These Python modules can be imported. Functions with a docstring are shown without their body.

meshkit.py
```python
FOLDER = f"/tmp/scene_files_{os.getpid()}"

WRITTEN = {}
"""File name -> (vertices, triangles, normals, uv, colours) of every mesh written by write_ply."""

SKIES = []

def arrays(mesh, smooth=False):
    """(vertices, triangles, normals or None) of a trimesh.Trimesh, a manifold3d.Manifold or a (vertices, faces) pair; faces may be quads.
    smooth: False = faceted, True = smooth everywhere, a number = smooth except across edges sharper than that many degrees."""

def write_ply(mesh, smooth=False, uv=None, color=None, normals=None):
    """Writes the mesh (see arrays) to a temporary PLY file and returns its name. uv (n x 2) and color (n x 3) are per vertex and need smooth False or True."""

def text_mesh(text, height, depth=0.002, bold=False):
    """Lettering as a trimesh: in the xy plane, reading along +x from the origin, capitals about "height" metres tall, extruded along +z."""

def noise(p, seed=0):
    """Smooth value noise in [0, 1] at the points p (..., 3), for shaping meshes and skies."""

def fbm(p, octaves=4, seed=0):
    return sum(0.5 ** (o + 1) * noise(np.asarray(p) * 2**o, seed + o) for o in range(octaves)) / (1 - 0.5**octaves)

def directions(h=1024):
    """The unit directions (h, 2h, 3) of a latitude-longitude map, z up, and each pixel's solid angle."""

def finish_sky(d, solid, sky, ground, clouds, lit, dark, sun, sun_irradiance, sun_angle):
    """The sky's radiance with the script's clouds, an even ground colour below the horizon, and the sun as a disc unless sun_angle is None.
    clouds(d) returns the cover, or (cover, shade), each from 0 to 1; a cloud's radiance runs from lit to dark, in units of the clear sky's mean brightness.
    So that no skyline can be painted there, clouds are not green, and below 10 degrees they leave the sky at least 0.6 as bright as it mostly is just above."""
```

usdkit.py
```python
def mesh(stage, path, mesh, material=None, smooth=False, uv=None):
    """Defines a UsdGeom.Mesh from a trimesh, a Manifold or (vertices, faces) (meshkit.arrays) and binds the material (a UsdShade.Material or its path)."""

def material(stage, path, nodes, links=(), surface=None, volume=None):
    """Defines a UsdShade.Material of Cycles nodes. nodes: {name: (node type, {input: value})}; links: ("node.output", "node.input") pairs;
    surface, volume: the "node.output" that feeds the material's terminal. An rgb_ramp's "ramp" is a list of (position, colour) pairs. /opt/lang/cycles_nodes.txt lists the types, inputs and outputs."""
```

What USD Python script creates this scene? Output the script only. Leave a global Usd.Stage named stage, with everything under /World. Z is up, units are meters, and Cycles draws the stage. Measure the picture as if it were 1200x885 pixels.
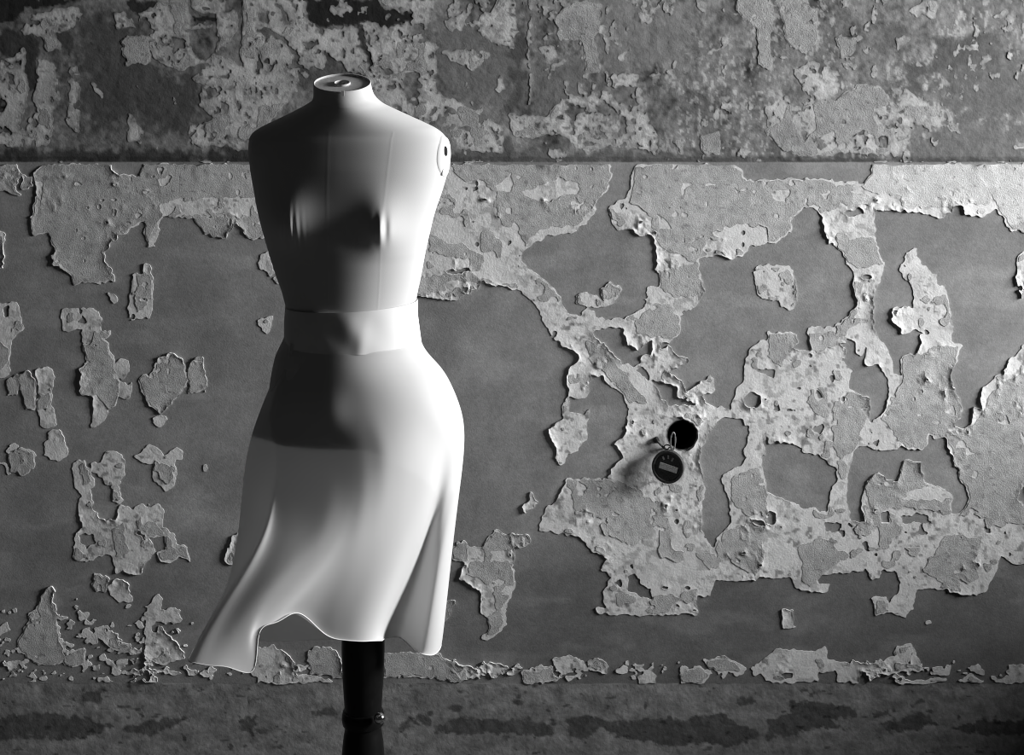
import math, random
import numpy as np, trimesh, shapely
from scipy import ndimage
from scipy.interpolate import CubicSpline, PchipInterpolator
from scipy.sparse import coo_matrix
from scipy.sparse.csgraph import connected_components
from pxr import Usd, UsdGeom, UsdLux, UsdShade, Gf, Sdf, Vt
import usdkit, meshkit

random.seed(7)
rng = np.random.default_rng(7)
stage = Usd.Stage.CreateInMemory()
UsdGeom.SetStageUpAxis(stage, UsdGeom.Tokens.z)
UsdGeom.SetStageMetersPerUnit(stage, 1.0)
UsdGeom.Xform.Define(stage, '/World')
UsdGeom.Scope.Define(stage, '/World/Looks')

# ------------------------------------------------------------------ camera, light, exposure
F = 1984.0            # focal length in pixels of the 1200 x 885 frame
HZ = -20.0            # picture row of the horizon (level camera, lens shifted down)
H = 1.83              # eye height
YF = 3.20             # distance of the dress form's axis
YW = 3.92             # distance of the wall
cam = UsdGeom.Camera.Define(stage, '/World/camera')
cam.CreateHorizontalApertureAttr(36.0)
cam.CreateVerticalApertureAttr(36.0 * 885 / 1200)
cam.CreateFocalLengthAttr(36.0 * F / 1200)
cam.CreateVerticalApertureOffsetAttr(-36.0 * (442.5 - HZ) / 1200)
cam.CreateClippingRangeAttr(Gf.Vec2f(0.1, 100))
cam.AddTranslateOp().Set(Gf.Vec3d(0, 0, H))
cam.AddRotateXOp().Set(90.0)
cam.CreateExposureAttr(0.0)

# daylight through the window in the right-hand wall
lamp = UsdLux.RectLight.Define(stage, '/World/window_daylight')
lamp.CreateWidthAttr(1.25)
lamp.CreateHeightAttr(1.4)
lamp.CreateIntensityAttr(118.0)
m = Gf.Matrix4d().SetLookAt(Gf.Vec3d(4.4, 2.98, 2.21), Gf.Vec3d(0.2, 3.06, 1.96), Gf.Vec3d(0, 0, 1)).GetInverse()
lamp.AddTransformOp().Set(m)
dome = UsdLux.DomeLight.Define(stage, '/World/room_ambience')
dome.CreateIntensityAttr(0.005)

def pt(px, py, Y=YF):
    return np.array([(px - 600) / F * Y, Y, H - (py - HZ) / F * Y])
def wpx(px): return (np.asarray(px) - 600) / F * YW
def wpz(py): return H - (np.asarray(py) - HZ) / F * YW
PYF = HZ + H * F / YW           # picture row where wall meets floor

# ------------------------------------------------------------------ helpers
names = {}
def numbered(parent, name):
    k = (parent, name); n = names.get(k, 0); names[k] = n + 1
    return name if n == 0 else f'{name}_{n:03d}'
def path_of(p): return '/World' if p is None else str(p.GetPath())
def tag(p, label=None, cat=None, group=None, kind=None):
    for k, v in (('label', label), ('category', cat), ('group', group), ('kind', kind)):
        if v: p.SetCustomDataByKey(k, v)
    return p
def thing(name, label, cat, loc, group=None):
    x = UsdGeom.Xform.Define(stage, '/World/' + numbered('/World', name))
    x.AddTranslateOp().Set(Gf.Vec3d(*map(float, loc)))
    p = x.GetPrim()
    ORIGIN[str(p.GetPath())] = np.asarray(loc, float)
    return tag(p, label, cat, group)
ORIGIN = {}
def origin(p):
    s = '/World' if p is None else str(p.GetPath())
    while s != '/World':
        if s in ORIGIN: return ORIGIN[s]
        s = s.rsplit('/', 1)[0]
    return np.zeros(3)
def obj(name, mesh, mat, parent=None, smooth=False, tone=None):
    """mesh in world coordinates"""
    pp = path_of(parent)
    v, f = (mesh.vertices, mesh.faces) if isinstance(mesh, trimesh.Trimesh) else mesh
    v = np.asarray(v, float) - origin(parent)
    g = usdkit.mesh(stage, pp + '/' + numbered(pp, name), (v, np.asarray(f)), mat, smooth=smooth)
    if tone is not None:
        t = np.asarray(tone, np.float32)
        t = np.repeat(t[:, None], 3, 1)
        UsdGeom.PrimvarsAPI(g).CreatePrimvar('tone', Sdf.ValueTypeNames.Color3fArray, 'vertex').Set(Vt.Vec3fArray.FromNumpy(t))
    return g.GetPrim()

def lathe(prof, center, n=64):
    """prof: (radius, z) pairs, closed at both ends"""
    prof = np.asarray(prof, float); a = np.linspace(0, 2 * np.pi, n, endpoint=False)
    v = np.stack([prof[:, 0, None] * np.cos(a), prof[:, 0, None] * np.sin(a), np.repeat(prof[:, 1, None], n, 1)], -1).reshape(-1, 3)
    i = np.arange(len(prof) - 1)[:, None] * n; j = np.arange(n)[None]; j2 = (j + 1) % n
    f = np.stack([i + j, i + j2, i + n + j2, i + n + j], -1).reshape(-1, 4)
    f = np.vstack([f[:, [0, 1, 2]], f[:, [0, 2, 3]]])
    m = trimesh.Trimesh(v, f, process=True); m.update_faces(m.nondegenerate_faces()); return trimesh.Trimesh(m.vertices + center, m.faces, process=False)
def tube(points, r, n=8, closed=False):
    p = np.asarray(points, float); k = len(p); r = np.broadcast_to(r, k)
    t = (np.roll(p, -1, 0) - np.roll(p, 1, 0)) if closed else np.gradient(p, axis=0)
    t /= np.linalg.norm(t, axis=1, keepdims=True)
    u = np.cross(t, [0.13, 0.31, 0.94]); bad = np.linalg.norm(u, axis=1) < .15
    u[bad] = np.cross(t[bad], [0.9, 0.1, 0]); u /= np.linalg.norm(u, axis=1, keepdims=True)
    w = np.cross(t, u); a = np.linspace(0, 2 * np.pi, n, endpoint=False)
    v = p[:, None] + r[:, None, None] * (np.cos(a)[None, :, None] * u[:, None] + np.sin(a)[None, :, None] * w[:, None])
    v = v.reshape(-1, 3); i = np.arange(k if closed else k - 1)[:, None]; i2 = (i + 1) % k; j = np.arange(n)[None]; j2 = (j + 1) % n
    f = np.stack([i * n + j, i * n + j2, i2 * n + j2, i2 * n + j], -1).reshape(-1, 4)
    f = np.vstack([f[:, [0, 1, 2]], f[:, [0, 2, 3]]])
    if not closed:
        c = len(v); v = np.vstack([v, p[0], p[-1]])
        jj = np.arange(n); f = np.vstack([f, np.stack([np.full(n, c), (jj + 1) % n, jj], 1), np.stack([np.full(n, c + 1), (k - 1) * n + jj, (k - 1) * n + (jj + 1) % n], 1)])
    return trimesh.Trimesh(v, f, process=False)
def grid_faces(nr, nc, wrap=True):
    i = np.arange(nr - 1)[:, None] * nc; j = np.arange(nc if wrap else nc - 1)[None]; j2 = (j + 1) % nc
    f = np.stack([i + j, i + j2, i + nc + j2, i + nc + j], -1).reshape(-1, 4)
    return np.vstack([f[:, [0, 1, 2]], f[:, [0, 2, 3]]])
def n2(x, y, s, seed): return meshkit.noise(np.stack([x / s, y / s, np.full(np.shape(x), seed * .37)], -1), seed)
def f2(x, y, s, seed, o=3): return meshkit.fbm(np.stack([x / s, y / s, np.full(np.shape(x), seed * .37)], -1), o, seed)

# ------------------------------------------------------------------ materials
def mat(name, nodes, links, surface='p.BSDF'):
    return usdkit.material(stage, '/World/Looks/' + name, nodes, links, surface)
def wall_mat(name, fine, lo, hi, bump, bscale, rough=.95, bdist=.0012):
    return mat(name, {
        'a': ('attribute', {'attribute': 'tone'}),
        'g': ('geometry', {}),
        'n1': ('noise_texture', {'scale': fine, 'detail': 6.0, 'roughness': .65}),
        'n2': ('noise_texture', {'scale': 22.0, 'detail': 5.0, 'roughness': .6}),
        'r1': ('map_range', {'from_min': .3, 'from_max': .7, 'to_min': lo, 'to_max': hi}),
        'r2': ('map_range', {'from_min': .3, 'from_max': .7, 'to_min': .9, 'to_max': 1.1}),
        'mm': ('math', {'math_type': 'multiply'}),
        'mx': ('mix', {'mix_type': 'multiply', 'fac': 1.0}),
        'nb': ('noise_texture', {'scale': bscale, 'detail': 4.0, 'roughness': .6}),
        'b': ('bump', {'strength': bump, 'distance': bdist}),
        'p': ('principled_bsdf', {'roughness': rough, 'specular_ior_level': .15}),
    }, [('g.position', 'n1.vector'), ('g.position', 'n2.vector'), ('g.position', 'nb.vector'), ('n1.fac', 'r1.value'), ('n2.fac', 'r2.value'),
        ('r1.result', 'mm.value1'), ('r2.result', 'mm.value2'), ('a.color', 'mx.color1'), ('mm.value', 'mx.color2'),
        ('mx.color', 'p.base_color'), ('nb.fac', 'b.height'), ('b.normal', 'p.normal')])
M = {}
M['plaster'] = wall_mat('bare_plaster', 130., .86, 1.14, .35, 260.)
M['skim'] = wall_mat('white_skim', 160., .90, 1.08, .5, 220.)
M['paint'] = wall_mat('grey_paint', 260., .84, 1.14, .8, 330., .8)
M['floor'] = wall_mat('worn_floor', 70., .75, 1.25, .5, 150., .75, .002)
def cloth(name, col, transl, scale=900., bump=.25, sheen=.1):
    return mat(name, {
        'g': ('geometry', {}),
        'n': ('noise_texture', {'scale': scale, 'detail': 2.0}),
        'b': ('bump', {'strength': bump, 'distance': .0004}),
        'p': ('principled_bsdf', {'base_color': (col,) * 3, 'roughness': .9, 'specular_ior_level': .1, 'sheen_weight': sheen}),
        't': ('translucent_bsdf', {'color': (col,) * 3}),
        'm': ('mix_closure', {'fac': transl}),
    }, [('g.position', 'n.vector'), ('n.fac', 'b.height'), ('b.normal', 'p.normal'), ('p.BSDF', 'm.closure1'), ('t.BSDF', 'm.closure2')], 'm.closure')
M['canvas'] = cloth('canvas_cover', .47, 0.0)
M['skirt'] = cloth('sheer_white_cloth', .66, .42, 1200., .15)
M['band'] = cloth('white_waistband_cloth', .60, .04, 1200., .2)
def plain(name, col, rough, metal=0., spec=.5, scale=60., var=.2):
    return mat(name, {
        'g': ('geometry', {}), 'n': ('noise_texture', {'scale': scale, 'detail': 5.0}),
        'r': ('rgb_ramp', {'ramp': [(.3, (col * (1 - var),) * 3), (.7, (col * (1 + var),) * 3)]}),
        'p': ('principled_bsdf', {'roughness': rough, 'metallic': metal, 'specular_ior_level': spec}),
    }, [('g.position', 'n.vector'), ('n.fac', 'r.fac'), ('r.color', 'p.base_color')])
M['black'] = plain('black_lacquer', .004, .35, 0, .12)
M['knob'] = plain('polished_black_metal', .5, .16, 1.0)
M['iron'] = plain('dark_iron', .035, .55, .0, .4, 300., .5)
M['ironl'] = plain('worn_iron', .42, .5, .2, .5, 300., .4)
M['plain_wall'] = plain('plain_grey_plaster', .12, .9, 0, .1, 12., .2)
M['link'] = plain('chain_iron', .13, .5, .3, .4, 300., .4)
M['soot'] = plain('sooty_pipe', .015, .9, 0, .1, 200., .4)
M['plate'] = plain('grey_metal_plate', .5, .6, .0, .4, 200., .12)

# ------------------------------------------------------------------ traced map of the wall: 0 bare plaster, 1 white skim coat, 2 grey top paint
OPS = []
def P(level, tile, *seq):
    ox, oy, s = TILES[tile]
    it = iter(seq)
    OPS.append((level, [(ox + x / s, oy + y / s) for x, y in zip(it, it)]))
TILES = dict(U=(0, 0, 4), V=(300, 0, 4), X=(600, 0, 4), Y=(900, 0, 4), A=(0, 180, 4), B=(300, 180, 4), C=(600, 180, 4), D=(900, 180, 4), E=(0, 390, 4), G=(600, 390, 4),
             H=(900, 390, 4), I=(0, 600, 3.107), J=(300, 600, 3.107), K=(600, 600, 3.107), L=(900, 600, 3.107), Z=(0, 0, 1))
# right half: white first
P(1,'Z',490,191,1260,191,1260,720,634,720,634,612,648,585,655,562,720,562,655,545,646,500,670,430,680,415,653,400,640,380,608,338,577,332,565,330,540,352,490,345)
# B
P(2,'B',915,46,1000,46,1200,46,1200,90,1150,150,1120,155,1060,120,990,130,940,100)
P(2,'B',1115,230,1160,210,1200,205,1200,260,1130,260)
P(2,'B',820,370,890,410,920,420,980,420,1000,450,1050,470,1080,510,1040,560,990,545,980,500,940,485,860,480,800,450)
P(2,'B',780,580,880,570,1000,560,1050,600,980,660,930,680,850,650,800,640)
P(1,'B',870,610,940,590,1020,600,990,650,930,650)
P(0,'B',880,545,990,540,1010,555,900,562)
# C paint
P(2,'C',0,48,440,50,465,90,455,160,420,220,380,270,320,330,290,350,180,340,110,370,60,440,45,380,20,330,0,330)
P(1,'C',50,185,100,160,200,120,280,130,325,160,310,190,220,210,160,230,100,215)
P(1,'C',275,235,360,230,350,245,280,245)
P(1,'C',110,370,180,340,210,345,300,345,380,265,360,320,290,370,180,375)
P(2,'C',575,75,720,48,1000,50,1130,70,1200,150,1200,340,1100,330,1000,350,880,390,830,420,880,450,850,490,720,450,690,420,760,360,710,300,640,290,620,260,560,240,570,160)
P(1,'C',1040,165,1150,170,1150,225,1060,225)
P(1,'C',880,390,1000,370,1100,400,1080,470,1000,480,900,490,820,450)
P(2,'C',700,560,880,510,885,650,860,670,780,670,700,630)
P(2,'C',590,800,660,710,740,710,780,760,780,860,720,860,600,850)
# C holes
P(0,'C',460,40,590,40,555,120,560,160,550,210,500,235,465,260,470,320,490,350,555,350,600,385,660,390,682,440,680,490,660,545,695,555,700,600,690,630,640,630,635,690,620,730,580,755,540,775,400,775,390,735,350,720,320,765,275,765,235,720,225,670,160,610,110,560,45,510,35,470,110,420,180,375,290,370,350,330,400,260,410,215,455,150,465,90)
P(1,'C',300,665,340,655,400,665,430,690,470,680,495,690,485,720,420,715,340,715,305,705)
P(2,'C',430,640,460,615,510,640,490,690,440,690)
P(1,'C',330,740,390,735,400,770,480,775,540,780,620,735,600,790,550,810,490,805,430,830,380,820,340,790)
P(0,'C',0,625,30,630,80,690,130,750,160,820,190,884,0,884)
P(0,'C',380,830,480,815,530,825,540,884,410,884)
P(0,'C',885,505,930,485,1000,475,1030,490,1080,480,1110,440,1180,425,1210,425,1210,884,780,884,780,760,820,735,860,710,885,670,900,650,875,590)
# D
P(2,'D',0,120,240,125,320,150,380,150,450,150,400,180,240,190,320,250,230,250,180,240,110,300,110,360,50,410,0,415)
P(2,'D',500,45,1240,45,1240,380,1150,365,1130,330,1070,240,1045,190,1030,250,930,240,870,245,800,250,660,260,620,200,480,180,440,160)
P(1,'D',30,170,110,165,110,240,40,235)
P(1,'D',240,190,440,185,620,200,660,260,500,255,470,290,410,260,350,260,320,250)
P(0,'D',-260,40,500,40,490,100,460,140,370,135,310,130,230,120,60,120,0,125,-100,130,-150,60)
P(0,'D',-10,420,50,420,110,365,110,320,140,285,180,245,230,255,260,310,265,370,290,420,350,460,385,520,410,550,415,640,420,715,390,745,350,800,310,820,200,805,180,850,190,884,-10,884)
P(1,'D',-62,530,0,525,105,535,120,600,135,690,120,730,80,730,50,700,0,690,-30,690,-55,600)
P(2,'D',0,850,130,845,140,890,0,890)
P(2,'D',320,400,500,400,540,530,430,530,390,510,350,450)
P(2,'D',45,560,100,550,105,610,60,620)
P(0,'D',515,255,700,275,760,290,860,285,870,245,925,245,935,290,1010,295,1040,280,1075,260,1140,365,1240,380,1240,884,860,884,875,810,860,740,840,620,800,610,795,565,770,560,720,510,685,445,640,480,610,555,670,625,680,640,680,725,590,730,580,780,640,845,710,825,715,890,530,890,500,820,490,740,490,680,530,610,550,540,510,440,500,340,505,280)
P(0,'D',360,280,430,255,450,290,380,300)
P(1,'D',1175,480,1240,440,1240,720,1200,680,1170,610)
P(1,'D',765,255,860,245,830,290,790,305,765,290)
P(1,'D',940,235,1040,240,1035,285,1000,290,985,260,980,285,940,285)
# G
P(0,'G',-10,0,175,0,210,60,300,80,325,110,320,140,265,185,255,220,270,260,260,290,235,350,235,380,245,405,185,445,185,610,220,630,250,620,250,580,310,550,355,500,355,390,360,340,355,300,365,240,380,200,440,205,455,240,525,290,555,350,540,430,530,480,485,520,520,590,470,660,420,700,345,680,250,700,215,760,195,810,135,820,140,890,-10,890)
P(0,'G',265,300,350,305,365,340,340,385,260,370)
P(1,'G',45,820,80,790,85,735,105,770,125,790,90,820,60,840)
P(0,'G',385,0,520,0,540,50,590,80,620,50,660,40,650,110,600,110,595,140,560,170,530,155,480,110,430,50)
P(0,'G',770,0,1210,0,1180,30,1120,90,1095,140,1090,230,1030,320,1020,360,960,350,900,330,890,290,940,270,930,200,890,230,840,270,815,290,790,230,740,180,835,130,760,80,740,40,770,20)
P(0,'G',575,190,610,165,650,225,765,245,770,300,820,310,860,340,740,345,680,290,640,230)
P(1,'G',890,230,930,195,945,270,920,285,905,245)
P(0,'G',965,415,1020,400,1075,400,1090,440,1115,440,1110,490,1080,560,1090,600,1060,630,1000,670,985,700,1020,760,1030,820,1020,890,905,890,900,800,915,740,890,650,885,600,905,510,940,450)
P(0,'G',1080,310,1130,280,1170,300,1160,340,1110,360,1085,340)
P(0,'G',1140,185,1200,165,1200,205)
P(0,'G',1160,580,1210,570,1210,740,1180,680)
P(0,'G',1175,520,1200,480,1200,545)
P(2,'G',250,690,500,700,600,740,700,830,600,850,430,870,300,830)
P(1,'G',300,700,420,710,500,740,400,790,300,760)
P(2,'G',1030,680,1150,640,1190,760,1210,860,1100,860,1040,800)
P(2,'G',340,20,420,60,520,180,640,330,560,320,440,190,370,130)
# H
P(2,'H',0,10,110,10,110,70,60,150,0,120)
P(2,'H',190,0,300,0,330,40,250,90,200,60)
P(2,'H',630,100,720,90,790,60,900,60,880,160,855,230,870,290,900,350,880,420,840,460,790,480,750,470,720,540,650,545,600,480,530,400,560,350,600,300,640,220,630,140)
P(2,'H',320,340,410,330,460,400,440,480,400,560,340,600,310,540,300,450)
P(2,'H',1020,250,1070,210,1120,170,1170,120,1240,90,1240,900,940,820,950,770,900,640,850,520,860,470,900,470,960,440,1010,380)
P(1,'H',1010,255,1060,215,1120,175,1180,110,1200,110,1190,190,1100,240,1040,300,1025,380,1010,370)
P(2,'H',460,690,510,650,570,700,620,700,640,610,715,610,740,710,850,740,860,830,640,820,480,830)
P(1,'H',660,740,740,715,850,745,855,785,740,775,640,790)
P(0,'H',105,75,150,30,160,0,180,0,215,75,180,85)
P(0,'H',360,35,405,35,410,90,440,110,460,60,455,160,520,155,555,200,575,260,555,350,520,400,475,425,470,300,400,270,375,260,375,220,390,190,360,150)
P(0,'H',530,0,715,0,715,60,690,95,640,100,625,140,630,200,595,190,580,130,545,60)
P(0,'H',860,0,1240,0,1240,20,1200,50,1175,90,1120,140,1110,190,1060,210,1010,260,1000,300,1015,370,970,350,955,440,910,460,880,450,880,410,905,370,890,310,855,250,860,200,885,130,915,60,860,30)
P(0,'H',-12,515,120,510,170,560,230,570,260,600,310,640,320,690,290,760,275,850,170,815,80,780,-12,740)
P(0,'H',420,530,480,535,540,550,640,545,660,555,740,540,750,480,800,490,840,480,840,540,870,580,905,640,910,700,945,780,930,830,900,855,870,850,860,760,810,735,740,705,715,610,650,605,620,700,560,690,510,650,460,710,435,800,455,890,390,890,370,780,370,680,385,600)
for a in [(0,170,40,175,35,210,0,210),(230,265,265,300,245,325,235,300),(200,440,255,415,255,460,230,475),(740,190,755,220,735,230),(525,850,560,845,570,884,530,884),(700,840,740,850,770,890,660,890),(1190,500,1220,480,1220,600,1195,560),(1160,780,1190,690,1230,690,1230,830)]:
    P(0,'H',*a)
# K, L: bare below
P(0,'K',-30,0,105,0,105,70,180,75,240,95,300,145,350,165,325,205,360,235,340,290,340,350,305,350,320,400,350,440,385,440,410,400,470,390,520,405,610,435,620,470,640,465,680,420,665,300,720,300,740,250,860,250,880,245,935,236,935,640,-30,640)
P(2,'K',320,50,360,10,500,0,510,70,450,120,420,110,330,80)
P(2,'K',780,80,850,55,915,62,928,80,916,120,922,150,905,200,880,230,810,190,760,130)
P(2,'K',680,150,730,150,760,190,720,205)
P(0,'K',700,-5,795,-5,800,50,760,100,730,130,690,70)
P(0,'K',870,30,920,30,935,60,890,50)
P(0,'K',370,265,400,245,400,285)
P(0,'K',430,240,460,225,470,260,510,285,515,320,480,310,420,290)
P(2,'K',-15,85,65,80,70,110,40,125,-15,130)
P(1,'K',150,540,200,525,250,540,245,585,170,595)
P(1,'K',275,540,320,525,350,560,340,590,280,585)
P(1,'K',460,610,500,580,535,610,520,635,470,635)
P(1,'K',700,540,780,520,860,570,840,590,720,570)
P(2,'K',40,580,140,575,160,615,40,622)
P(1,'K',380,570,420,565,425,590,385,595)
P(2,'K',610,590,680,570,720,600,690,625,615,625)
P(0,'L',-3,235,90,235,110,280,220,290,230,270,190,265,185,235,250,230,360,215,380,255,410,250,420,215,470,215,490,260,480,290,440,335,420,310,385,315,380,380,440,370,510,385,530,350,540,285,600,275,680,285,740,305,790,300,820,240,860,160,890,190,1100,190,1100,640,-3,640)
P(2,'L',105,130,200,95,250,110,260,180,230,210,160,270,120,250,130,190)
P(2,'L',570,220,640,95,700,80,730,100,780,80,780,140,760,180,770,240,720,265,640,260)
P(1,'L',680,220,710,210,720,255,690,255)
P(2,'L',770,-10,1100,-10,1100,60,932,50,860,30,770,20)
P(2,'L',500,135,560,130,550,170,510,165)
P(0,'L',205,40,265,45,260,85,210,75)
P(0,'L',410,20,440,10,440,40,410,40)
P(0,'L',480,20,590,10,590,45,500,45)
P(0,'L',0,0,35,0,30,40,0,50)
P(1,'L',380,310,430,310,440,335,490,280,535,285,525,350,510,385,440,372,385,380)
P(2,'L',392,322,425,320,430,360,395,368)
P(1,'L',45,360,85,358,92,420,50,425)
P(1,'L',580,393,595,393,595,405,582,405)
P(1,'L',-40,560,0,530,30,500,120,510,165,510,215,490,215,545,310,550,370,560,460,530,460,490,520,478,550,520,565,575,500,570,440,595,340,585,330,620,250,620,240,580,180,590,190,615,100,622,0,615)
P(1,'L',440,612,660,605,640,622,500,624)
P(1,'L',690,620,740,595,790,615,770,625,700,625)
P(1,'L',590,565,630,562,620,580,600,580)
P(1,'L',820,615,880,600,880,560,1100,545,1100,625,860,625,825,625)
# J
P(1,'J',720,120,760,105,780,130,830,130,880,70,932,90,945,280,910,340,910,410,840,465,820,460,850,420,860,390,820,360,820,280,760,250,740,240,760,185,720,170)
P(2,'J',720,120,770,115,770,175,725,170)
P(2,'J',830,130,880,75,930,90,930,140,840,150)
P(2,'J',780,180,920,180,910,250,830,250,770,220)
P(2,'J',860,380,900,380,905,405,850,450,850,420)
P(2,'J',680,330,720,325,700,390,665,410,660,350)
P(1,'J',-10,500,60,490,130,540,140,590,300,620,0,622)
P(2,'J',185,510,220,490,280,500,310,540,310,600,200,590)
P(2,'J',465,520,540,515,640,520,740,560,795,590,740,620,640,600,470,600)
P(1,'J',730,585,760,575,790,590,745,615)
P(1,'J',810,570,840,555,900,560,920,575,870,610,820,590)
# left half
P(2,'A',165,100,215,60,270,48,530,48,535,100,660,110,670,48,830,48,1000,45,1115,45,1160,60,1240,210,1240,300,770,290,745,310,740,350,725,400,730,440,690,440,690,380,685,320,640,330,600,365,560,390,530,410,525,440,490,470,490,510,520,560,525,590,480,600,380,610,345,625,340,580,310,540,265,520,250,480,265,440,240,400,245,380,200,370,165,375,145,330,165,290,170,240,180,200,170,150)
P(1,'A',755,235,870,200,900,215,1050,210,1180,205,1240,200,1240,290,1120,295,1000,285,900,290,820,290,770,290,750,320,738,380,725,440,700,440,705,380,740,320,770,285)
P(1,'A',170,120,200,140,200,220,180,210)
P(1,'A',1130,80,1155,90,1150,115,1130,110)
P(2,'A',-40,48,90,48,95,110,60,150,100,195,60,190,40,170,-40,190)
P(2,'A',120,110,150,105,155,155,115,160)
P(1,'A',-30,360,25,390,30,470,20,550,-30,560)
P(1,'A',-30,700,40,695,70,700,100,760,125,830,60,860,30,890,-30,890)
P(0,'A',5,715,35,705,40,770,15,770)
P(1,'A',290,760,310,730,400,725,430,720,470,760,480,840,530,845,480,860,455,870,430,830,410,890,385,890,400,820,350,830,310,825)
P(2,'A',330,740,360,745,350,780,320,790)
P(1,'A',500,650,530,650,550,690,525,705)
P(1,'A',620,570,670,570,680,515,710,515,715,580,715,690,695,770,640,770,615,785,605,740,610,660,615,600)
P(2,'A',630,650,670,635,690,670,680,720,640,735)
P(2,'A',910,300,1240,300,1240,395,1160,390,1110,320,1075,370,1050,400,960,380,930,340)
P(2,'B',-20,240,20,300,30,345,-20,350)
P(1,'B',10,520,20,480,65,465,90,560,75,580)
P(1,'B',90,580,112,590,115,625,95,605)
P(1,'B',5,775,75,770,70,820,45,840,20,815)
P(1,'E',-30,0,100,0,60,50,50,100,45,200,-30,215)
P(2,'E',30,220,75,200,90,230,80,300,40,295)
P(2,'E',90,200,140,180,165,240,160,360,125,365,95,270)
P(1,'E',175,180,240,170,255,220,240,330,260,380,270,440,215,440,195,430,170,350,185,270)
P(1,'E',240,450,290,470,320,560,310,585,265,605,215,575,220,510)
P(1,'E',20,550,70,510,95,525,30,555)
P(2,'E',40,560,100,540,165,560,170,620,120,660,60,650)
P(1,'E',0,610,20,610,60,660,40,665)
P(2,'E',390,70,400,20,430,-6,520,-6,520,20,480,25,510,60,510,100,540,150,555,270,540,330,500,380,490,430,430,445,430,370,440,300,385,290,375,230,380,170,400,150)
P(1,'E',390,70,400,20,430,-6,450,-6,430,60,425,140,400,150)
P(1,'E',435,300,460,290,500,340,520,370,490,430,430,445,430,370)
P(1,'E',530,160,570,120,605,140,610,190,570,230,540,190)
P(1,'E',555,240,620,240,620,270,600,320,550,310)
P(2,'E',665,215,715,205,730,180,760,110,810,105,860,130,870,240,830,290,800,330,740,370,690,310)
P(1,'E',760,110,810,108,800,140,750,200,740,190)
P(1,'E',720,400,750,380,785,410,770,450,735,430)
P(2,'E',880,170,920,120,950,130,970,220,960,270,880,280)
P(1,'E',635,580,680,565,700,535,740,535,770,580,830,535,855,560,855,600,820,610,830,660,810,730,780,755,745,720,710,670,720,620,670,620)
P(2,'E',725,630,760,612,820,630,800,710,770,700)
P(1,'E',943,622,962,628,962,662,943,662)
P(1,'E',340,620,370,600,400,610,440,690,440,720,410,730,430,790,435,890,375,890,370,760,345,730)
P(2,'E',375,630,400,620,430,700,390,720)
P(1,'E',430,620,480,610,490,560,530,560,580,580,575,670,560,700,580,790,560,800,530,795,525,720,490,710,480,680,430,660)
P(1,'E',440,860,560,870,560,810,620,830,660,805,750,810,760,890,440,890)
P(1,'I',295,-5,590,-5,590,60,630,75,640,120,680,130,690,190,650,170,620,190,590,190,570,150,530,190,510,230,460,210,430,225,410,150,330,180,265,175,270,80,300,60)
P(2,'I',410,60,460,40,470,150,430,160)
P(0,'I',550,90,600,85,605,140,570,150)
P(0,'I',275,90,330,75,350,110,310,140)
P(0,'I',345,-5,430,-5,430,30,350,20)
P(2,'I',345,230,400,240,380,290,350,290)
P(1,'I',395,270,440,240,470,260,485,330,440,330,400,300)
P(1,'I',520,350,560,330,580,300,605,320,590,360,650,350,660,400,610,410,560,400,530,450)
P(1,'I',520,430,600,440,660,480,680,530,600,560,540,540,530,480)
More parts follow.
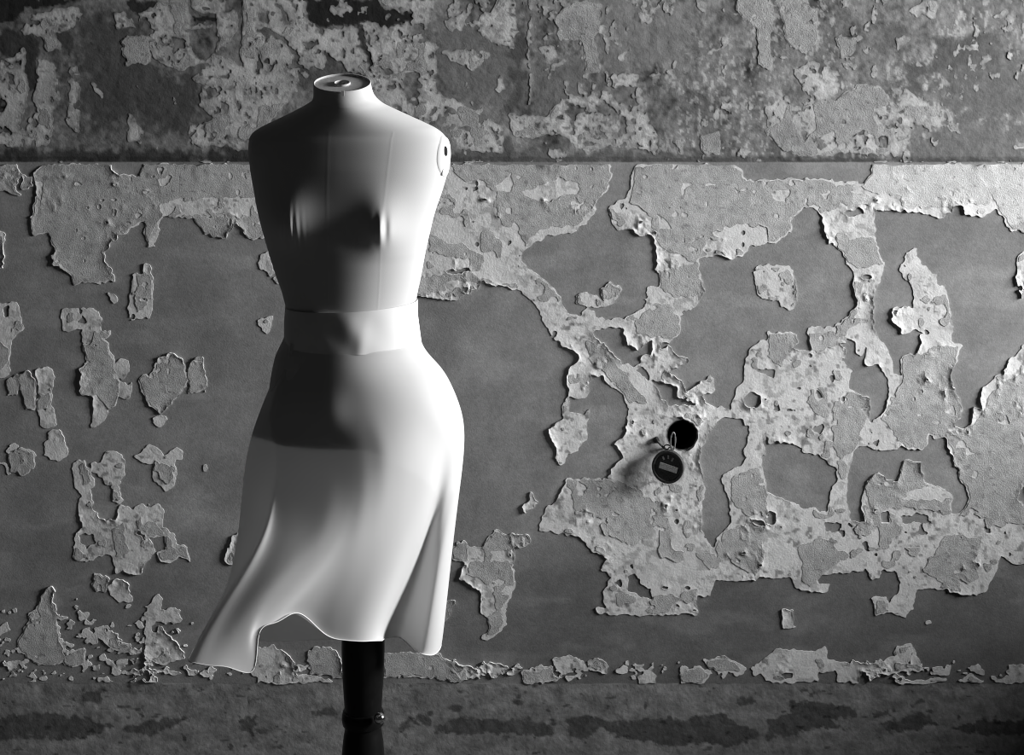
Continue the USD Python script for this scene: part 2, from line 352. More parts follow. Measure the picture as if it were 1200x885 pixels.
P(2,'I',110,370,150,350,190,270,200,290,200,400,240,530,190,560,120,540,70,490,100,430)
P(1,'I',105,370,140,355,150,390,120,400)
P(1,'I',0,420,30,400,40,440,0,450)
P(1,'I',290,360,335,350,335,380,300,400)
P(1,'I',300,440,330,420,340,450,310,470)
P(1,'I',360,460,410,430,440,480,480,480,480,500,430,500)
P(1,'I',430,545,470,530,480,560,440,570)
P(2,'I',240,510,300,510,300,560,240,560)
P(1,'I',822,185,848,80,872,78,860,185)
# upper zone
P(1,'U',-40,300,60,270,110,210,130,290,120,340,140,390,130,500,100,560,95,690,-40,695)
P(0,'U',0,450,30,490,20,520,-10,520); P(0,'U',40,340,75,350,70,400,45,400); P(0,'U',0,600,45,605,40,625,0,625)
P(1,'U',190,280,260,290,270,390,290,470,250,530,240,680,180,690,120,680,95,650,140,560,200,530,165,490,180,400)
P(0,'U',150,540,185,560,180,600,155,600); P(0,'U',145,660,180,655,170,695,145,695)
P(1,'U',330,310,370,310,395,400,380,490,370,620,310,600,330,500,330,400)
P(1,'U',90,140,150,60,330,40,380,40,385,90,340,130,260,160,300,240,220,240,190,170,110,160)
P(1,'U',520,50,590,50,590,80,640,130,550,140)
P(2,'U',580,200,640,160,700,180,700,300,600,310)
P(1,'U',600,530,640,560,680,610,660,670,590,680)
P(1,'U',820,450,845,455,840,490,820,490); P(1,'U',410,370,440,380,490,440,480,460,460,440)
P(1,'U',640,60,720,30,760,-10,880,-10,890,110,1020,120,1010,60,1100,50,1130,110,1080,200,1010,250,1080,280,1120,320,1240,340,1240,725,1050,690,900,680,890,600,960,590,1000,560,940,500,950,400,910,370,1000,270,920,310,840,340,720,260,690,190,720,140,650,90)
for a in [(890,140,1020,130,1030,200,980,280,920,270,880,200),(800,180,870,180,860,230,810,220),(960,410,1020,420,1010,460,970,450),(1030,490,1080,490,1060,530,1030,520),(1100,470,1130,480,1125,520,1105,510),(980,620,1010,630,1005,660,985,660),(1090,200,1120,210,1135,280,1110,310),(1110,70,1200,110,1180,190,1110,160)]:
    P(0,'U',*a)
P(1,'U',1120,220,1180,190,1210,250,1210,330,1130,300)
P(1,'U',900,-10,1060,-10,1050,60,980,70,900,60)
P(1,'V',-60,-10,860,-10,800,130,770,190,850,210,850,460,900,500,850,580,700,540,560,460,500,350,280,360,200,420,-60,720)
for a in [(230,-10,560,-10,600,40,680,60,740,60,740,100,680,120,600,130,530,100,440,130,370,140,290,130,240,90),(0,60,60,60,50,120,0,110),(200,330,260,310,420,330,420,350,280,360,260,410,200,400),(320,250,400,290,420,330,320,330),(0,130,60,140,160,190,210,270,200,330,150,330,190,260,120,190,0,150),(230,190,280,190,280,230,240,230),(480,120,500,120,520,220,545,300,520,330,495,220),(700,330,770,340,770,440,720,470,700,420),(720,110,790,120,790,160,740,190),(560,310,660,330,640,350,560,340),(100,0,160,80,170,140,140,110),(0,230,15,250,15,350,5,350),(620,390,660,390,660,410,620,410)]:
    P(0,'V',*a)
P(1,'V',345,40,390,35,385,65,350,65)
P(1,'V',990,120,1100,60,1150,-10,1215,-10,1215,230,1150,220,1070,170)
P(1,'V',880,250,960,240,1100,245,1090,280,1010,330,930,290)
P(1,'V',880,110,960,80,1000,20,1015,30,960,150,890,140)
P(1,'V',850,440,960,480,1040,520,1040,600,1080,560,1160,610,1160,720,930,700,900,590,840,570)
P(1,'V',1120,400,1140,340,1175,420,1120,430)
P(1,'X',-10,530,120,540,160,560,200,490,280,440,350,470,380,430,450,430,500,480,540,500,640,480,650,560,690,640,690,710,560,700,480,680,350,720,250,640,0,640)
for a in [(255,490,345,500,350,530,310,540,300,580,270,540),(380,490,470,500,500,540,450,545,390,530),(510,540,555,590,500,650,460,690,500,620)]:
    P(0,'X',*a)
P(1,'X',470,340,590,350,580,400,480,410); P(1,'X',-10,110,40,150,0,190); P(1,'X',130,210,200,210,220,270,170,300)
P(2,'X',210,80,300,10,420,20,410,120,390,200,410,340,350,350,340,200,220,180)
P(1,'X',86,20,98,20,92,490,80,490)
P(1,'X',845,272,1020,190,1030,200,870,282); P(1,'X',620,350,720,335,770,290,740,345,650,352); P(1,'X',150,325,270,270,280,280,160,335)
P(1,'X',870,0,920,20,910,60,880,40); P(2,'X',1060,0,1215,0,1215,320,1160,300,1150,140,1060,60)
P(1,'X',490,180,520,180,520,210,490,210); P(2,'X',900,640,980,620,980,720,910,720); P(2,'X',770,660,820,680,800,720)
P(2,'Y',40,10,150,-10,240,60,240,200,180,260,100,200)
P(1,'Y',200,290,330,340,360,420,280,470,200,490,120,340)
P(2,'Y',330,180,420,190,400,260,350,270)
P(2,'Y',-10,510,150,500,330,470,420,400,540,420,600,560,560,720,360,720,200,730,50,710,-10,620)
P(1,'Y',-10,510,100,450,80,560,-10,620); P(1,'Y',100,500,210,500,220,600,170,670,110,570); P(1,'Y',230,640,310,620,330,700,240,720); P(1,'Y',370,640,440,610,500,640,510,720,370,720)
P(1,'Y',640,410,700,460,820,520,820,570,900,590,910,640,820,590,690,590,640,700,600,740,560,700,590,620,500,560,500,510,600,490)
P(0,'Y',560,590,620,560,630,600,580,620); P(0,'Y',520,640,560,640,560,700,520,700)
P(1,'Y',660,50,740,-10,790,10,780,80,700,70); P(1,'Y',730,400,760,380,745,430,735,430); P(1,'Y',600,190,690,170,640,230,610,240); P(1,'Y',700,290,735,300,720,320,700,315)
P(1,'Y',1060,80,1120,45,1135,70,1080,95); P(1,'Y',450,115,470,125,460,138,448,130); P(1,'Y',1150,690,1200,690,1200,702,1150,698)

RH, RW = 900, 1200
LV = np.zeros((RH, RW), np.int8)
for lv, poly in OPS:
    a = np.array(poly); x0, y0 = np.maximum(np.floor(a.min(0)).astype(int), 0); x1, y1 = np.ceil(a.max(0)).astype(int) + 1
    x1, y1 = min(x1, RW), min(y1, RH)
    if x1 <= x0 or y1 <= y0: continue
    X, Y = np.meshgrid(np.arange(x0, x1), np.arange(y0, y1))
    g = shapely.Polygon(a).buffer(0)
    LV[y0:y1, x0:x1][shapely.contains_xy(g, X + .5, Y + .5)] = lv
def sdf(mask): return ndimage.distance_transform_edt(mask) - ndimage.distance_transform_edt(~mask)
S1 = ndimage.gaussian_filter(sdf(LV >= 1), .6); S2 = ndimage.gaussian_filter(sdf(LV >= 2), .6)

# picture-plane lattice of the wall (denser where the photograph shows it)
gx = np.concatenate([np.arange(-420, -6, 6.), np.arange(-6, 1206.1, 1.6), np.arange(1212, 1830, 6.)])
gy = np.concatenate([np.arange(-726, -6, 8.), np.arange(-6, PYF, 1.6), [PYF]])
GX, GY = np.meshgrid(gx, gy)
wx = 4.2 * (n2(GX, GY, 5., 1) - .5) + 7 * (n2(GX, GY, 24., 2) - .5)
wy = 4.2 * (n2(GX, GY, 5., 3) - .5) + 7 * (n2(GX, GY, 24., 4) - .5)
near = np.clip((np.abs(GY - 191) - 2) / 6, 0, 1)           # the straight paint line stays straight
def refl(a, n): a = np.abs(a); return np.where(a > n - 1, 2 * (n - 1) - a, a)
def sample(S):
    return ndimage.map_coordinates(S, [refl(GY + wy * near, RH), refl(GX + wx, RW)], order=1)
HOLE = (799., 510., 17.5)
dh = np.hypot(GX - HOLE[0], GY - HOLE[1])
ragged = HOLE[2] + 1.2 * (n2(GX, GY, 4., 9) - .5) * 2
s1, s2 = sample(S1), sample(S2)
upper = GY < 190
f1 = s1 + 2.6 * (n2(GX, GY, 3.0, 5) - .5) + np.where(upper, 9.0, 3.5) * (f2(GX, GY, 7., 7, 3) - .5)
f2_ = s2 + 2.8 * (n2(GX, GY, 3.0, 6) - .5) + 4.0 * (f2(GX, GY, 7., 8, 3) - .5)
# frayed remnants along the lower edge of the paint and in its lower left corner
fray = np.clip(1 - np.abs(GY - 786) / 19, 0, 1) * np.clip((n2(GX, GY * 0, 55., 19) - .12) / .3, .25, 1)
fray = np.maximum(fray, .72 * np.clip((250 - GX) / 60, 0, 1) * np.clip((GY - 690) / 40, 0, 1) * (GY < 800))
fr = f2(GX, GY * 1.15, 7.5, 20, 3)
f1 = np.maximum(f1, np.minimum((fr - (.80 - .30 * fray)) * 34, 6) - 99 * (fray < .05))
f1 = np.minimum(f1, (.97 - f2(GX, GY, 8., 26, 3) - .30 * fray) * 40)
# flecks: small losses and remnants
up_r = np.clip((f2(GX, GY / 1.6, 46., 28, 3) - .46) / .12, 0, 1) * np.clip((GX - 240) / 120, .25, 1)
f1 = np.where(upper, np.maximum(f1, np.minimum((f2(GX, GY / 1.4, 8., 29, 4) - (.83 - .23 * up_r)) * 40, 4)), f1)
f1 = np.where(upper, np.minimum(f1, (.69 - f2(GX, GY, 6., 30, 3)) * 30), f1)
fl = f2(GX, GY, 13., 11, 3)
f1 = np.minimum(f1, (0.785 - fl) * 42 + np.where(upper, -1.0, 0))
f2_ = np.maximum(f2_, np.minimum((f2(GX, GY, 26., 12, 4) - .60) * 60, s1 - 2))
f2_ = np.minimum(f2_, (0.75 - f2(GX, GY, 9., 13, 2)) * 34)
fringe = 3.2 * n2(GX, GY, 9., 14) * (n2(GX, GY, 40., 15) > .35)
f1 = np.maximum(f1, f2_ + fringe * (s1 < 6))
f2_ = np.where(upper, np.minimum(f2_, f1 - 1), f2_)
line = np.abs(GY - 191.5) - (.5 + 2.6 * n2(GX, GY * 0, 11., 16) ** 3 + .9 * n2(GX, GY * 0, 4., 27))
f1 = np.minimum(f1, line); f2_ = np.minimum(f2_, line)
f1 = np.minimum(f1, dh - ragged - 1.5); f2_ = np.minimum(f2_, dh - ragged - 4)
low = GY > 801                                           # raw plaster strip below the paint
lowline = 802 + 5 * (n2(GX, GY * 0, 30., 17) - .5) + 3 * (n2(GX, GY, 6., 18) - .5) - GY
f1 = np.minimum(f1, lowline); f2_ = np.minimum(f2_, lowline - .6)
fb = dh - ragged

# thickness of the layers (metres); edges curl away from the wall here and there
curl_n = n2(GX, GY, 34., 21); lift = np.clip((curl_n - .52) / .3, 0, 1)
e1 = np.exp(-np.clip(f1, 0, 99) / 4.5)
h1 = np.where(upper, .0004, .0012) + np.where(upper, .0003, .0034) * lift * e1 + .0005 * (f2(GX, GY, 7., 22, 2) - .5)
e2 = np.exp(-np.clip(f2_, 0, 99) / 4.0)
h2 = h1 * 1.0 + np.where(upper, .0003, .0005) + np.where(upper, .0002, .0009) * np.clip((n2(GX, GY, 27., 23) - .5) / .3, 0, 1) * e2
hb = .0012 * (f2(GX, GY, 60., 24, 4) - .5) + np.where(upper | low, .0016 * (f2(GX, GY, 10., 25, 3) - .5), 0)

# albedo of the layers
tb = .232 + .085 * (f2(GX, GY, 70., 31, 4) - .5) * 2 + .02 * (f2(GX / 3, GY, 14., 32, 3) - .5) * 2
tu = .155 + .13 * (f2(GX, GY, 40., 33, 4) - .5) * 2 + .10 * (f2(GX, GY / 3.5, 12., 34, 3) - .5) * 2 + .11 * (f2(GX, GY, 4.5, 49, 3) - .5) * 2
tu = tu + .16 * np.clip((f2(GX, GY / 1.8, 5., 50, 4) - .56) / .03, 0, 1) * np.clip((GX - 560) / 200, 0, 1) * np.clip((f2(GX, GY / 2, 60., 55, 2) - .42) / .1, 0, 1)
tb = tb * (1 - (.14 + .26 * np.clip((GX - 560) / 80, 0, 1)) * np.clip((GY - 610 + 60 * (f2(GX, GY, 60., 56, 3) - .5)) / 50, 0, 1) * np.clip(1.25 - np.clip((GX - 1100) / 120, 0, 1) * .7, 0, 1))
tb = tb + .04 * np.clip((f2(GX / 2.5, GY, 22., 57, 4) - .58) / .12, 0, 1)
TONES = [  # stains of the bare upper plaster: (tile, tone, softness, polygon)
    ('U', .02, 3, (-40,-10,300,-10,330,20,120,30,60,90,20,100,-40,120)), ('U', .018, 2, (890,70,1020,80,1000,100,900,105)), ('U', .03, 4, (580,-10,900,-10,860,20,760,10,640,60,600,40)),
    ('U', .075, 14, (380,60,560,60,700,330,930,380,950,560,860,640,620,560,400,640,390,300)), ('U', .045, 5, (30,120,180,180,190,420,100,420,60,270,0,260,-20,160)), ('U', .05, 4, (250,150,330,140,340,260,260,200)),
    ('U', .05, 8, (-40,705,1200,700,1200,765,-40,770)), ('V', .02, 3, (230,-10,560,-10,600,40,740,60,740,100,600,130,530,100,440,130,290,130,240,90)),
    ('V', .04, 3, (480,110,500,110,520,220,545,300,525,340,495,220)), ('V', .15, 10, (860,120,1100,170,1200,240,1200,480,1000,460,860,380)), ('V', .09, 10, (200,310,420,320,420,350,200,410)),
    ('X', .19, 20, (380,0,850,0,830,330,600,340,420,300)), ('X', .08, 10, (-10,210,80,180,60,470,-10,500)), ('X', .15, 10, (100,330,330,250,350,420,160,540,100,500)), ('X', .12, 6, (-10,700,1200,735,1200,765,-10,765)),
    ('Y', .10, 7, (640,300,800,290,800,350,720,370,740,460,660,400)), ('Y', .10, 6, (780,165,1080,175,1110,240,1070,335,800,340)), ('Y', .11, 8, (500,220,600,230,640,180,620,120,460,60,400,-10,440,-10,600,100)), ('Y', .15, 16, (640,620,1200,560,1200,770,640,770)), ('Y', .13, 14, (820,340,1200,240,1200,540,850,560)),
    ('Y', .10, 5, (-10,740,1250,745,1250,770,-10,770)), ('V', .10, 5, (900,720,1200,640,1200,770,900,770))]
LOWSTAINS = [('K', (-10,760,60,745,140,780,150,820,60,810,-10,800)), ('K', (200,760,280,740,350,760,420,770,540,740,640,760,760,735,830,780,900,800,900,830,800,850,700,840,560,860,500,830,400,820,330,790,260,830,210,820)), ('K', (0,675,50,675,40,695,0,690)), ('K', (815,680,900,680,900,700,820,700)),
    ('L', (70,690,200,690,310,720,320,750,230,760,300,795,200,780,80,810,-10,820,-10,760,70,740)), ('L', (370,725,440,720,440,745,380,745)), ('L', (400,760,560,740,620,770,540,800,440,790)), ('L', (660,785,800,760,1240,765,1240,820,800,815,700,795)),
    ('J', (640,780,740,745,960,760,960,810,840,800,740,810,650,800)), ('J', (230,720,290,710,300,740,230,740)), ('J', (570,745,630,740,620,780,580,770)), ('J', (530,760,570,750,560,790,530,800)), ('J', (0,780,40,790,30,810,0,805)), ('J', (700,700,760,705,740,720,700,715)),
    ('I', (300,660,380,640,360,690,300,690)), ('I', (450,780,600,750,680,740,620,790,560,815,460,800)), ('I', (880,760,932,740,932,820,880,800)), ('I', (-300,760,200,740,420,780,300,830,-300,830))]
for tile, tone, soft, poly in TONES:
    ox, oy, s = TILES[tile]; a = np.array(poly, float).reshape(-1, 2) / s + (ox, oy)
    x0, y0 = (a.min(0) - 30); x1, y1 = (a.max(0) + 30)
    ci, cj = np.nonzero((gx > x0) & (gx < x1))[0], np.nonzero((gy > y0) & (gy < y1))[0]
    sl = np.s_[cj[0]:cj[-1] + 1, ci[0]:ci[-1] + 1]
    msk = shapely.contains_xy(shapely.Polygon(a).buffer(0), GX[sl] + wx[sl] * 1.4, GY[sl] + wy[sl] * 1.4)
    d = sdf(msk) * 1.6 + (f2(GX[sl], GY[sl], 8., 41, 3) - .5) * soft * 3
    w = np.clip(d / soft + .5, 0, 1)
    tu[sl] = tu[sl] * (1 - w) + w * tone * (.7 + .6 * f2(GX[sl], GY[sl], 9., 42, 3))
tl = .21 + .10 * (f2(GX / 2.2, GY, 9., 35, 4) - .5) * 2 + .05 * (f2(GX, GY, 3., 36, 2) - .5) * 2
for tile, poly in LOWSTAINS:
    ox, oy, s = TILES[tile]; a = np.array(poly, float).reshape(-1, 2) / s + (ox, oy)
    ci, cj = np.nonzero((gx > a[:, 0].min() - 25) & (gx < a[:, 0].max() + 25))[0], np.nonzero(gy > 795)[0]
    sl = np.s_[cj[0]:cj[-1] + 1, ci[0]:ci[-1] + 1]
    d = sdf(shapely.contains_xy(shapely.Polygon(a).buffer(0), GX[sl] + wx[sl] * 1.5, GY[sl] + wy[sl] * 1.2)) * 1.6 + (f2(GX[sl] / 1.6, GY[sl], 5., 37, 3) - .5) * 16
    w = np.clip(d / 2.5 + .5, 0, 1); tl[sl] = tl[sl] * (1 - w) + w * (.085 + .05 * (f2(GX[sl], GY[sl], 5., 38, 2) - .5))
spk = np.clip((f2(GX / 1.8, GY, 6., 39, 3) - .66) / .05, 0, 1); tl = tl * (1 - .6 * spk)
tu = np.where(np.abs(GY - 189) < 3.5 + 3 * n2(GX, GY * 0, 9., 58), tu * .72, tu)
tone_b = np.where(low, np.maximum(tl, .03), np.where(upper, np.maximum(tu, .012), tb))
lo = np.clip((GY - 640) / 60, 0, 1) * .0
mott = f2(GX, GY, 7., 43, 3)
tone_1 = np.where(upper, .44 + .22 * (f2(GX, GY, 20., 44, 4) - .5) * 2, .64 + .10 * (f2(GX, GY, 18., 45, 4) - .5) * 2)
tone_1 = tone_1 * (1 - .30 * np.clip((f2(GX, GY, 5.5, 59, 4) - .55) / .02, 0, 1) * np.clip((f2(GX, GY, 38., 60, 2) - .45) / .1, 0, 1))
wear = np.clip(f1 / 6 + .35 + .8 * (f2(GX, GY, 6., 63, 3) - .5), 0, 1)
tone_1 = np.where(upper, np.maximum(tu, .02) * (1 - wear) + wear * tone_1, tone_1)
pit = np.clip((f2(GX, GY, 5., 46, 2) - .68) / .06, 0, 1)
tone_1 = tone_1 * (1 - .55 * pit * np.clip((f2(GX, GY, 45., 47, 2) - .45) / .1, 0, 1))
tone_2 = np.where(upper, .30, .40) + .10 * (mott - .5) * 2
tone_2 = tone_2 + np.where((GX > 1000) & (GY < 262 + 12 * (mott - .5)) & ~upper, .16, 0) + .05 * (f2(GX, GY, 90., 62, 2) - .5) * 2
tone_2 = tone_2 * (1 - .4 * np.clip((f2(GX, GY, 4., 48, 2) - .70) / .06, 0, 1))

TRI = {0: []}
for c in range(1, 16):           # corners 0..3 = (0,0),(1,0),(1,1),(0,1); edges 4..7 = 01,12,23,30
    on = [bool(c >> k & 1) for k in range(4)]
    loops = []
    if c in (5, 10):
        for k in range(4):
            if on[k]: loops.append([4 + (k + 3) % 4, k, 4 + k])
    else:
        lp = []
        for k in range(4):
            if on[k]: lp.append(k)
            if on[k] != on[(k + 1) % 4]: lp.append(4 + k)
        loops.append(lp)
    TRI[c] = loops
def march(f, h, tone, skirt=True):
    """Layer of the wall where f > 0: (vertices, faces, tones), front face h in front of the wall, closed by sides."""
    ny, nx = f.shape; N = ny * nx
    b = f > 0
    code = b[:-1, :-1] * 1 + b[:-1, 1:] * 2 + b[1:, 1:] * 4 + b[1:, :-1] * 8
    tris, segs = [], []
    for c in range(1, 16):
        jj, ii = np.nonzero(code == c)
        if not len(jj): continue
        k = jj * nx + ii
        ids = [k, k + 1, k + nx + 1, k + nx, N + k, 2 * N + k + 1, N + k + nx, 2 * N + k]
        for lp in TRI[c]:
            for q in range(1, len(lp) - 1):
                tris.append(np.stack([ids[lp[0]], ids[lp[q]], ids[lp[q + 1]]], 1))
            for q in range(len(lp)):
                a, d = lp[q], lp[(q + 1) % len(lp)]
                if a >= 4 and d >= 4: segs.append(np.stack([ids[a], ids[d]], 1))
    tris = np.vstack(tris); u, inv = np.unique(tris, return_inverse=True); inv = inv.reshape(-1, 3)
    kind, base = u // N, u % N
    other = np.where(kind == 1, base + 1, np.where(kind == 2, base + nx, base))
    ff = f.ravel(); a, d = ff[base], ff[np.minimum(other, N - 1)]
    t = np.where(kind == 0, 0, np.clip(a / np.where(np.abs(a - d) < 1e-9, 1, a - d), .02, .98))
    mixv = lambda z: z.ravel()[base] * (1 - t) + z.ravel()[np.minimum(other, N - 1)] * t
    X, Y, Hh, T = mixv(GX), mixv(GY), mixv(h), mixv(tone)
    v = np.stack([wpx(X), YW - Hh, wpz(Y)], 1)
    n = len(v); faces = [inv]
    vv, tt = [v], [T]
    if skirt and segs:
        sg = np.searchsorted(u, np.vstack(segs)); ring, ri = np.unique(sg, return_inverse=True); ri = ri.reshape(-1, 2) + n
        low = v[ring].copy(); low[:, 1] = YW + .0012; vv.append(low); tt.append(T[ring])
        faces += [np.stack([sg[:, 0], ri[:, 0], sg[:, 1]], 1), np.stack([sg[:, 1], ri[:, 0], ri[:, 1]], 1)]
    v, T, f_ = np.vstack(vv), np.concatenate(tt), np.vstack(faces)
    return v, f_, T
def split(v, f, T):
    n = len(v); g = coo_matrix((np.ones(len(f) * 2), (np.r_[f[:, 0], f[:, 1]], np.r_[f[:, 1], f[:, 2]])), shape=(n, n))
    _, lab = connected_components(g, directed=False)
    fl = lab[f[:, 0]]; order = np.argsort(fl, kind='stable'); fl = fl[order]; f = f[order]
    cuts = np.nonzero(np.diff(fl))[0] + 1
    groups = np.split(f, cuts); groups.sort(key=lambda q: -len(q)); return groups
def emit(v, T, fs, name, matl, parent):
    f = np.vstack(fs); u, inv = np.unique(f, return_inverse=True)
    return obj(name, (v[u], inv.reshape(-1, 3)[:, ::1]), matl, parent, tone=T[u])

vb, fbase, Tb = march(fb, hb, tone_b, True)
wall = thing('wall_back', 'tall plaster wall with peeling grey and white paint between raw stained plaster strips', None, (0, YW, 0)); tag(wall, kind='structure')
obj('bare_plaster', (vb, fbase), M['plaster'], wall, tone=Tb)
nflake = 0
for f_, h_, T_, name, ml, keep in ((f1, h1, tone_1, 'white_skim_patch', 'skim', 130), (f2_, h2, tone_2, 'grey_paint_flake', 'paint', 150)):
    v, f, T = march(f_, h_, T_)
    parts = split(v, f, T)
    parts = [p for p in parts if len(p) > 14]
    for k, p in enumerate(parts[:keep]):
        emit(v, T, [p], name, M[ml], wall)
    if parts[keep:]:
        tag(emit(v, T, parts[keep:], name.replace('patch', 'fleck').replace('flake', 'fleck') + 's', M[ml], wall), kind='stuff')
# the solid of the wall behind its face
obj('wall_core', trimesh.creation.box(bounds=[[wpx(-420), YW + .16, 0], [2.40, YW + .25, float(wpz(-726))]]), M['soot'], wall)

# pipe opening in the wall
hx, hz, hr = float(wpx(HOLE[0])), float(wpz(HOLE[1])), HOLE[2] * YW / F
ang = np.linspace(0, 2 * np.pi, 48, endpoint=False)
def ring_y(r, y, c=(hx, hz)): return np.stack([c[0] + r * np.cos(ang), np.full(48, y), c[1] + r * np.sin(ang)], 1)
slv = np.vstack([ring_y(hr * .93, YW + .001), ring_y(hr * 1.09, YW + .001), ring_y(hr * 1.09, YW + .15), ring_y(hr * .93, YW + .15)])
sf = np.vstack([grid_faces(4, 48), ])
obj('pipe_sleeve', (slv, sf), M['soot'], wall, smooth=40)
obj('pipe_end', trimesh.util.concatenate([lathe([(0, 0), (hr * 1.09, 0), (hr * 1.09, .008), (0, .008)], (0, 0, 0), 40).apply_transform(trimesh.transformations.rotation_matrix(np.pi / 2, [1, 0, 0])).apply_translation((hx, YW + .158, hz))]), M['soot'], wall)

# right-hand wall (outside the picture) with the window that lights the place
WX = 2.40; ztop = float(wpz(-726))
opening = (2.0, 3.89, 1.12, 2.96)
pan = shapely.Polygon([(.9, 0), (YW + .25, 0), (YW + .25, ztop), (.9, ztop)], [[(opening[0], opening[2]), (opening[0], opening[3]), (opening[1], opening[3]), (opening[1], opening[2])]])
wr = trimesh.creation.extrude_polygon(pan, .12, engine='earcut')
wr.apply_transform([[0, 0, 1, WX], [1, 0, 0, 0], [0, 1, 0, 0], [0, 0, 0, 1]])
wright = obj('wall_right', wr, M['plain_wall'], None); tag(wright, 'plain grey plaster side wall holding the window opening', kind='structure')
win = thing('window_1', 'deep window opening in the right side wall that lets daylight in', None, (WX, 2.94, opening[2])); tag(win, kind='structure')
def bxx(b): return trimesh.creation.box(bounds=b)
o0, o1, o2, o3 = opening
for b in ([[WX + .06, o0, o2], [WX + .10, o0 + .03, o3]], [[WX + .06, o1 - .015, o2], [WX + .10, o1, o3]], [[WX + .06, o0 + .03, o2], [WX + .10, o1 - .015, o2 + .03]], [[WX + .06, o0 + .03, o3 - .03], [WX + .10, o1 - .015, o3]]):
    obj('window_frame', bxx(b), M['plain_wall'], win)
obj('sill', bxx([[WX - .04, o0 - .04, o2 - .03], [WX + .06, o1, o2]]), M['plain_wall'], win)

# ------------------------------------------------------------------ floor
fx = np.linspace(wpx(-420), WX + .1, 440); fy = np.concatenate([np.linspace(.9, 2.9, 60, endpoint=False), np.linspace(2.9, YW + .2, 150)])
FX, FY = np.meshgrid(fx, fy)
st = f2(FX * 3.2, FY * 6.0, 1., 51, 5); st2 = f2(FX * 11, FY * 16, 1., 52, 4)
bl = np.clip((st - .50) / .05, 0, 1) * np.clip((st2 - .38) / .1, 0, 1)
ft = .135 + .05 * (st2 - .5) * 2 + .03 * (f2(FX * 40, FY * 40, 1., 53, 2) - .5)
ft = ft * (1 - .72 * bl)
fz = .0025 * (f2(FX * 8, FY * 8, 1., 54, 4) - .5) - .0015
flo = obj('floor', (np.stack([FX, FY, fz], -1).reshape(-1, 3), grid_faces(len(fy), len(fx), False)), M['floor'], None, smooth=True, tone=ft.ravel())
tag(flo, 'dark stained concrete floor running along the foot of the peeling wall', None, kind='structure')

# ------------------------------------------------------------------ iron cap hanging by its chain beside the hole
cpx, cpy, cr_ = 783., 547., 19.0
tilt = math.radians(14)
cY = YW - .023
cc = pt(cpx, cpy, cY); R = cr_ * cY / F
capT = trimesh.transformations.concatenate_matrices(trimesh.transformations.translation_matrix(cc), trimesh.transformations.rotation_matrix(math.radians(-14), [0, 0, 1]), trimesh.transformations.rotation_matrix(math.pi / 2 - .10, [1, 0, 0]))
cap = thing('hanging_pipe_cap', 'round dark iron pipe cap hanging by a chain under the hole', 'pipe cap', (cc[0], YW, cc[2]))
def capm(m): m = m.copy(); m.apply_transform(capT); return m
disc = lathe([(0, -.008), (R * .93, -.008), (R, -.005), (R, .006), (R * .97, .009), (R * .86, .009), (R * .82, .004), (R * .55, .0035), (0, .0035)], (0, 0, 0), 56)
obj('cap_disc', capm(disc), M['iron'], cap, smooth=35)
bar = trimesh.creation.box([R * 1.12, R * .34, .007]); bar.apply_translation((R * .05, -R * .02, .006)); bar.apply_transform(trimesh.transformations.rotation_matrix(math.radians(-14), [0, 0, 1]))
obj('grip_bar', capm(bar), M['ironl'], cap)
for k, (bx_, by_) in enumerate(((-.28, .52), (0.02, .60), (.28, .46))):
    s_ = trimesh.creation.box([R * .10, R * .22, .003]); s_.apply_transform(trimesh.transformations.rotation_matrix(math.radians((k - 1) * -25), [0, 0, 1])); s_.apply_translation((bx_ * R, by_ * R, .0045))
    obj('raised_mark', capm(s_), M['ironl'], cap)
def link(c, w, h, r, yaw, roll):
    a = np.linspace(0, 2 * np.pi, 28, endpoint=False)
    p = np.stack([w * np.cos(a), 0 * a, h * np.sin(a) + np.sign(np.sin(a)) * 0], 1)
    m = tube(p, r, 8, True); m.apply_transform(trimesh.transformations.rotation_matrix(yaw, [0, 0, 1])); m.apply_transform(trimesh.transformations.rotation_matrix(roll, [0, 1, 0])); m.apply_translation(c); return m
obj('chain_link', link(pt(785, 528.5, YW - .020), .006, .009, .0017, .2, .3), M['iron'], cap, smooth=40)
obj('chain_link', link(pt(788.5, 517.5, YW - .012), .0062, .021, .0019, .35, .05), M['link'], cap, smooth=40)
obj('chain_link', link(pt(783, 524.5, YW - .010), .010, .0055, .0016, .3, .5), M['iron'], cap, smooth=40)
obj('wall_staple', tube([pt(769, 513, YW + .012), pt(769, 514, YW - .006), pt(771, 518, YW - .010), pt(776, 523, YW - .010), pt(778.5, 525.5, YW - .004), pt(779, 526, YW + .012)], .0026, 8), M['iron'], cap, smooth=40)
hook = trimesh.creation.cone(radius=.010, height=.010, sections=24); hook.apply_transform(trimesh.transformations.rotation_matrix(math.pi / 2, [1, 0, 0])); hook.apply_translation(pt(769, 515.5, YW + .001))
obj('wall_stud', hook, M['iron'], cap, smooth=40)

